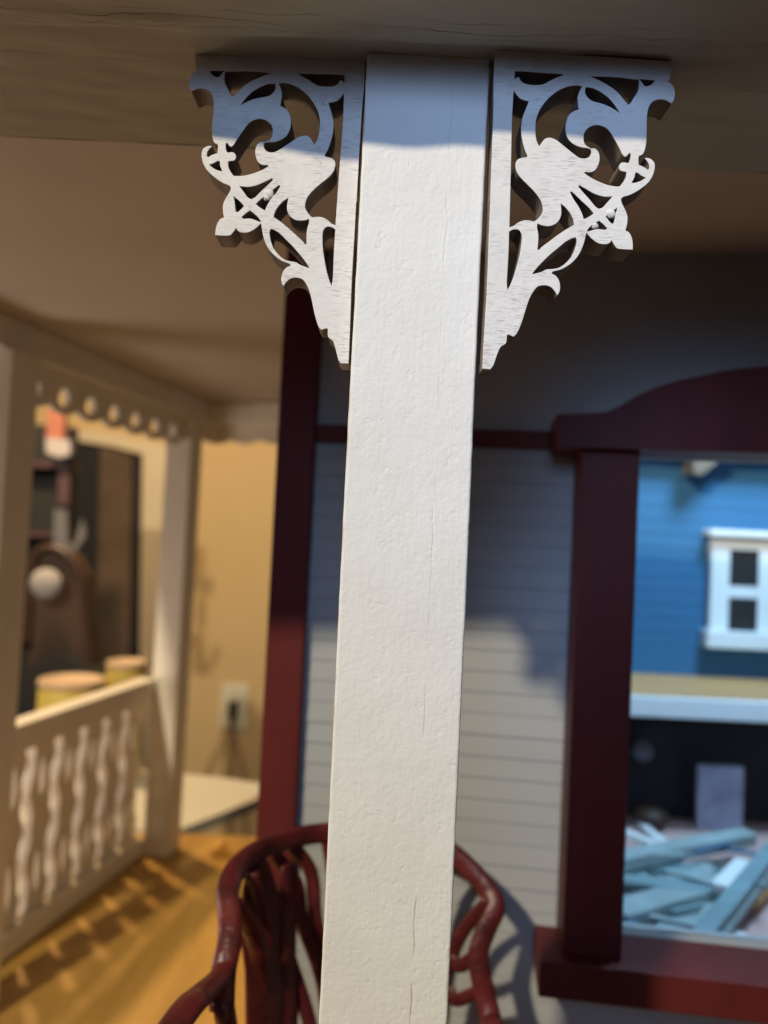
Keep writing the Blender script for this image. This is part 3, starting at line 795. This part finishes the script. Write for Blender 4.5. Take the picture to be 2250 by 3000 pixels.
# worktable behind the porch
pts = [pz(515, 2434, TZ), pz(745, 2345, TZ), pz(760, 2312, TZ), pz(500, 2289, TZ)]
mb = MB(); bm = mb.bm
poly = [Vector((-1.30, pts[0].y, 0)), Vector((pts[0].x, pts[0].y, 0)), Vector((pts[1].x, pts[1].y, 0)), Vector((pts[2].x + .1, pts[2].y + .1, 0)), Vector((-1.2, 6.1, 0)), Vector((-5.0, 6.6, 0)), Vector((-5.0, 5.0, 0))]
top = [bm.verts.new((p.x, p.y, TZ)) for p in poly]; bot = [bm.verts.new((p.x, p.y, TZ - .08)) for p in poly]
bm.faces.new(top); bm.faces.new(bot[::-1])
for i in range(len(poly)): bm.faces.new((top[i], bot[i], bot[(i + 1) % len(poly)], top[(i + 1) % len(poly)]))
tb = empty('worktable', (-3.0, 5.6, -9), 'cream topped table standing beyond the end of the porch floor', 'table')
mb.build('tabletop', M['tablew'], tb)
for x, y in ((-4.8, 5.2), (-4.8, 6.3), (-1.5, 5.2), (-1.5, 5.9)):
    mb = MB(); mb.box((x - .06, y - .06, -9), (x + .06, y + .06, TZ - .081)); mb.build('leg', M['tablew'], tb)

# round tubs on it
def tub(u, vtop, Y, wpxl, label):
    c = px(u, vtop, Y); r_ = wpxl / 2 / F_PX * Y
    t_ = empty('round_tub', (c.x, c.y, TZ + .001), label, 'tub', 'round yellow tubs on the table')
    mb = MB(); h = c.z - TZ
    mb.lathe([(r_ * .96, 0), (r_ * .97, h * .3), (r_, h * .95), (r_ * .99, h * .955)], (c.x, c.y, TZ + .001)); mb.build('body', M['yellow'], t_, True)
    mb = MB(); mb.lathe([(r_ * 1.03, h * .95), (r_ * 1.03, h * .99), (r_ * 1.02, h), (r_ * .96, h * 1.005), (r_ * .9, h * .985), (r_ * .2, h * .985)], (c.x, c.y, TZ + .001)); mb.build('lid', M['lid'], t_, True)
    return t_
tub(212, 1990, 5.6, 180, 'wider round yellow tub with pale lid behind the left railing')
tub(372, 1938, 6.0, 110, 'narrower round yellow tub with pale lid beside the far porch post')

# doorway in the room wall
def wz(u, v, Y=WY - .05): return px(u, v, Y)
dw = empty('doorway', wz(300, 1700), 'cream framed doorway with dark curtains in the far room wall', 'doorway')
def prism(uv, Y, th, name, m, parent, smooth=False):
    mb = MB(); bm = mb.bm
    P_ = [px(u, v, Y) for u, v in uv]
    f_ = [bm.verts.new(p) for p in P_]; k_ = [bm.verts.new(p + Vector((0, th, 0))) for p in P_]
    bm.faces.new(f_); bm.faces.new(k_[::-1])
    for i in range(len(P_)): bm.faces.new((f_[i], k_[i], k_[(i + 1) % len(P_)], f_[(i + 1) % len(P_)]))
    return mb.build(name, m, parent, smooth)
D0 = WY - .35
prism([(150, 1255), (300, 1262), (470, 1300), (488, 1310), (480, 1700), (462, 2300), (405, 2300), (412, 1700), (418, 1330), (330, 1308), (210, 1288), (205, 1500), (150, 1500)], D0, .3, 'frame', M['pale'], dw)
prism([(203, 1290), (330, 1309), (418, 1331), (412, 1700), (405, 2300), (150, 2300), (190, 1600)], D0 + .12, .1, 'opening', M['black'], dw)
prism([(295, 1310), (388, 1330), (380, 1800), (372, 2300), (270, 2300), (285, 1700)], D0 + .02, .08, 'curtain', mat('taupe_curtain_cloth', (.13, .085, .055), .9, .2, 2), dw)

# dark cupboard with odds and ends at the left
cb = empty('shelf_unit', wz(120, 1800, 9.6), 'dark open shelf unit with small things standing at the left of the doorway', 'shelf')
prism([(60, 1240), (212, 1250), (196, 1700), (180, 2300), (40, 2300)], 9.5, .2, 'back_panel', M['black'], cb)
prism([(55, 1350), (210, 1356), (209, 1372), (55, 1366)], 9.2, .3, 'shelf_board', M['plum'], cb)
prism([(50, 1555), (200, 1561), (199, 1576), (50, 1570)], 9.2, .3, 'shelf_board', M['plum'], cb)
def thingp(name, uv, Y, th, m, label, cat): 
    return tag(prism(uv, Y, th, name, m, None), label, cat)
thingp('card_box', [(140, 1185), (188, 1196), (185, 1290), (135, 1282)], 8.8, .12, M['red'], 'coral red box high on the shelf left of the doorway', 'box')
thingp('paper_roll', [(135, 1282), (205, 1290), (203, 1332), (175, 1340), (135, 1326)], 8.7, .12, M['cushion'], 'crumpled white paper bundle just under the coral red box', 'paper')
thingp('picture_card', [(172, 1370), (204, 1376), (200, 1480), (168, 1474)], 8.9, .05, M['plum'], 'plum coloured card standing on the dark shelf', 'card')
thingp('bottle', [(160, 1490), (195, 1495), (198, 1590), (215, 1600), (240, 1520), (250, 1570), (205, 1640), (155, 1628)], 8.9, .05, M['grey'], 'grey crooked plastic bottle on the lower dark shelf', 'bottle')

# armchair with a white cushion
ac = empty('armchair', wz(140, 2200, 7.8), 'brown round-backed armchair in the dim room behind the railing', 'armchair')
bk_ = [(70, 2300), (78, 1900), (88, 1700), (105, 1625), (150, 1605), (205, 1630), (238, 1690), (252, 1800), (270, 1960), (285, 2300)]
prism(bk_, 7.6, .35, 'backrest', M['brown'], ac)
mb = MB(); mb.tube([px(u, v, 7.58) for u, v in bk_[1:-1]], .045, None, 10, 5); mb.build('piping', mat('red_brown_leather', (.04, .02, .014), .4, .2, 3), ac, True)
prism([(60, 1960), (180, 1925), (300, 1990), (300, 2320), (60, 2320)], 7.3, .4, 'seat', M['black'], ac)
c = px(135, 1710, 7.4)
mb = MB(); bmesh.ops.create_uvsphere(mb.bm, u_segments=24, v_segments=16, radius=.155)
for v in mb.bm.verts: v.co = Vector((v.co.x * 1.0, v.co.y * .5, v.co.z * .95)) + c
tag(mb.build('cushion', M['cushion'], None, True), 'small round white cushion on the brown armchair', 'cushion')
# white bottle shining through the railing
c = pz(65, 2330, TZ) if False else px(105, 2200, 5.3)
mb = MB(); h = c.z - TZ
mb.lathe([(.05, 0), (.055, .02), (.055, .22), (.03, .27), (.022, .30), (.022, .33)], (c.x, c.y, TZ + .001), 24)
tag(mb.build('white_bottle', M['cushion'], None, True), 'white glue bottle standing on the table behind the railing', 'bottle')

# wall outlet
oc = px(686, 2070, WY - .03)
ot = empty('wall_outlet', oc, 'ivory wall outlet with plugged brown cords on the ochre wall', 'outlet')
mb = MB(); mb.box((oc.x - .25, WY - .06, oc.z - .40), (oc.x + .25, WY - .001, oc.z + .40), bev=.02); mb.build('cover_plate', M['socket'], ot)
mb = MB(); mb.box((oc.x - .07, WY - .25, oc.z - .16), (oc.x + .07, WY - .061, oc.z + .12), bev=.02); mb.build('plug', M['brown'], ot)
for k, dx in enumerate((-.55, .35, .05)):
    mb = MB(); mb.tube([(oc.x, WY - .2, oc.z - .12), (oc.x + dx * .2, WY - .22, oc.z - .5), (oc.x + dx * .7, WY - .15, oc.z - 1.1), (oc.x + dx, WY - .12, oc.z - 2.2)], .014, None, 8, 5)
    mb.build('cord', M['cord'], ot, True)

# ------------------------------------------------------------------ seen through the window
bh = empty('blue_house', (1.9, 3.85, -.6), 'bright blue miniature house wall with a white sash window, seen through the burgundy window', 'house')
mb = MB()
BX0, BX1, BZ0, BZ1 = .9, 3.4, -.606, .62
pitch = .07
k = 0
z = BZ0
while z < BZ1:
    z2 = min(z + pitch, BZ1)
    mb.quad((BX0, 3.85 - .0022, z), (BX1, 3.85 - .0022, z), (BX1, 3.85, z2), (BX0, 3.85, z2))
    mb.quad((BX0, 3.85, z), (BX1, 3.85, z), (BX1, 3.8478, z), (BX0, 3.8478, z))
    z = z2
mb.box((BX0, 3.852, BZ0), (BX1, 3.95, BZ1))
mb.build('wall', M['bluew'], bh)
a = px(1880, 1322, 3.83)
mb = MB(); mb.box((BX0, 3.72, a.z + .0), (BX1, 3.846, a.z + .10), bev=.004); mb.build('cornice', M['bwhite'], bh)
c = px(2050, 1362, 3.8)
mb = MB(); bm = mb.bm
tri = [(c.x - .07, 3.70, a.z - .004), (c.x + .10, 3.70, a.z - .004), (c.x - .03, 3.70, c.z - .06), (c.x - .07, 3.70, c.z - .05)]
f_ = [bm.verts.new(p) for p in tri]; k_ = [bm.verts.new((p[0], 3.842, p[2])) for p in tri]
bm.faces.new(f_); bm.faces.new(k_[::-1])
for i in range(4): bm.faces.new((f_[i], k_[i], k_[(i + 1) % 4], f_[(i + 1) % 4]))
mb.build('eave_bracket', mat('weathered_wood', (.16, .13, .10), .7, .2, 5), bh)
# window of the blue house
WYb = 3.80
q0 = px(2079, 1573, WYb); q1 = px(2128, 1880, WYb); q2 = px(2280, 1600, WYb)
pu0 = px(2140, 1614, WYb); pu1 = px(2226, 1718, WYb); pl0 = px(2136, 1752, WYb); pl1 = px(2226, 1848, WYb)
xl = px(2083, 1720, WYb).x; xi0 = px(2137, 1720, WYb).x; xi1 = px(2222, 1725, WYb).x; xr = xi1 + (xi0 - xl)
zt1 = px(2180, 1556, WYb).z; zi1 = px(2180, 1612, WYb).z; zm1 = px(2180, 1718, WYb).z; zm0 = px(2180, 1752, WYb).z; zi0 = px(2180, 1850, WYb).z; zs0 = px(2180, 1900, WYb).z
fw = MB()
fw.box((xl, WYb, zi0), (xi0, 3.843, zi1), bev=.003)
fw.box((xi1, WYb, zi0), (xr, 3.843, zi1), bev=.003)
fw.box((xi0 + .001, WYb + .002, zm0), (xi1 - .001, 3.840, zm1))
fw.box((xl, WYb - .004, zi1 + .001), (xr, 3.843, zt1 - .03), bev=.003)
wn = fw.build('window', M['bwhite'], bh)
mb = MB(); mb.box((xl - .03, WYb - .045, zt1 - .029), (xr + .03, 3.843, zt1), bev=.004); mb.build('head_cap', M['bwhite'], wn)
mb = MB(); mb.box((xl - .025, WYb - .04, zs0), (xr + .025, 3.843, zi0 - .001), bev=.004); mb.build('sill', M['bwhite'], wn)
mb = MB(); mb.box((xi0 - .001, 3.806, zi0 - .001), (xi1 + .001, 3.838, zi1 + .001)); mb.build('pane', M['pane'], wn)

sh = empty('display_shelf', (2.0, 3.6, -1.21), 'wood shelf with a pale front edge under the blue miniature house', 'shelf')
mb = MB(); mb.box((.8, 3.30, -.66), (3.6, 4.6, -.608), bev=.002); mb.build('shelf_board', M['tan'], sh)
mb = MB(); mb.box((.8, 3.27, -.698), (3.6, 3.299, -.613), bev=.004); mb.build('edge_strip', M['bwhite'], sh)
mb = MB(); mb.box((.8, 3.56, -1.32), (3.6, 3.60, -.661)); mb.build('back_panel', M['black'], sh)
wt = empty('craft_bench', (1.9, 3.0, -9), 'pinkish worktop piled with teal wood pieces beyond the burgundy window', 'bench')
mb = MB(); mb.box((.75, 2.2, -1.26), (3.8, 3.555, -1.21), rz=0, bev=.004); mb.build('benchtop', M['pinkw'], wt)
for x, y in ((.95, 2.4), (3.6, 2.4), (.95, 3.4), (3.6, 3.4)):
    mb = MB(); mb.box((x - .05, y - .05, -9), (x + .05, y + .05, -1.261)); mb.build('leg', M['pinkw'], wt)
c = px(2110, 2395, 3.42)
mb = MB(); mb.box((c.x - .10, 3.42, -1.209), (c.x + .10, 3.45, -.93), bev=.004)
tag(mb.build('slate_panel', mat('slate_card', (.36, .38, .50), .6, .25, 10)), 'upright slate blue rectangular card in the dark gap under the shelf', 'panel')
for (u, v, Y, r_, lab, mm_) in ((1884, 2200, 3.48, .045, 'small grey ball hung in the dark gap at the left under the shelf', 'grey'), (1905, 2385, 3.42, .08, 'dim brown lump on the bench under the small grey ball', 'brown')):
    c = px(u, v, Y); zc = c.z if mm_ == 'grey' else -1.209 + r_ * .6
    mb = MB(); bmesh.ops.create_uvsphere(mb.bm, u_segments=20, v_segments=12, radius=r_)
    for vv in mb.bm.verts: vv.co = Vector((vv.co.x, vv.co.y, vv.co.z * (1 if mm_ == 'grey' else .6))) + Vector((c.x, c.y, zc))
    tag(mb.build('ball' if mm_ == 'grey' else 'clay_lump', M[mm_], None, True), lab, 'ball' if mm_ == 'grey' else 'lump')

BT = -1.209
def strip(u0, v0, u1, v1, wd, th, lift, m, label, name='wood_strip'):
    p = pz(u0, v0, BT + lift); q = pz(u1, v1, BT + lift)
    mb = MB(); mb.bar(p, q, wd, th, min(wd, th) * .12)
    return tag(mb.build(name, M[m]), label, 'wood piece', 'wood pieces piled on the bench')
strip(1870, 2410, 1945, 2470, .035, .02, .02, 'bwhite', 'short pale stick at the far left of the pile')
strip(1800, 2525, 2195, 2450, .075, .05, .10, 'teal2', 'long teal board with a bright tip on top of the pile')
strip(1800, 2560, 2010, 2540, .09, .03, .05, 'teal', 'short teal board at the left under the long board')
strip(1800, 2620, 2110, 2560, .16, .04, .04, 'teal2', 'broad grey teal board in the middle of the pile')
strip(1800, 2680, 2150, 2580, .10, .04, .09, 'teal2', 'grey green board lying across the middle of the pile')
strip(1805, 2760, 2060, 2665, .13, .03, .03, 'navy', 'slate blue board low in the pile')
strip(1790, 2810, 2000, 2740, .12, .02, .02, 'navy', 'dark blue board nearest the window sill')
strip(1960, 2860, 2270, 2480, .055, .03, .13, 'teal', 'long diagonal teal strip crossing the pile')
strip(2010, 2860, 2290, 2500, .04, .03, .09, 'teal2', 'long diagonal grey strip beside the teal diagonal one')
strip(2100, 2700, 2300, 2830, .035, .02, .03, 'bwhite', 'thin pale stick pointing to the lower right')
strip(2060, 2855, 2135, 2745, .05, .02, .16, 'bluew', 'short bright blue strip on the diagonal boards')
strip(2110, 2605, 2180, 2530, .06, .03, .12, 'bwhite', 'short pale block leaning on the end of the broad board')
strip(1830, 2440, 1990, 2500, .05, .02, .01, 'bwhite', 'pale stick behind the short stick at the far end of the pile')
strip(1800, 2580, 2080, 2610, .07, .03, .10, 'teal', 'narrow teal board tilted across the two left boards')
strip(1860, 2790, 2150, 2620, .07, .03, .06, 'teal2', 'grey green strip rising to the right over the slate board')
strip(1840, 2700, 1960, 2860, .03, .02, .08, 'navy', 'thin dark blue strip running towards the window sill')
strip(2180, 2640, 2300, 2500, .09, .03, .05, 'tan', 'raw brown wood piece under the diagonal strips at right')
strip(2130, 2855, 2290, 2835, .06, .02, .01, 'bwhite', 'flat pale strip along the sill at lower right')

rnd = random.Random(11)
for k in range(16):
    u = rnd.uniform(1830, 2130); v = rnd.uniform(2480, 2820); a = rnd.uniform(-.9, .5); L_ = rnd.uniform(60, 150)
    p = pz(u, v, BT + rnd.uniform(.03, .15))
    q = p + Vector((math.cos(a), math.sin(a), rnd.uniform(-.1, .1))) * L_ / 800
    mb = MB(); mb.bar(p, q, rnd.uniform(.012, .03), .01, .001)
    tag(mb.build('wood_scrap', M[['teal', 'teal2', 'navy', 'bwhite', 'teal2'][k % 5]]), 'one of many thin blurred scraps strewn over the teal boards on the bench', 'scrap', 'thin scraps strewn over the pile')
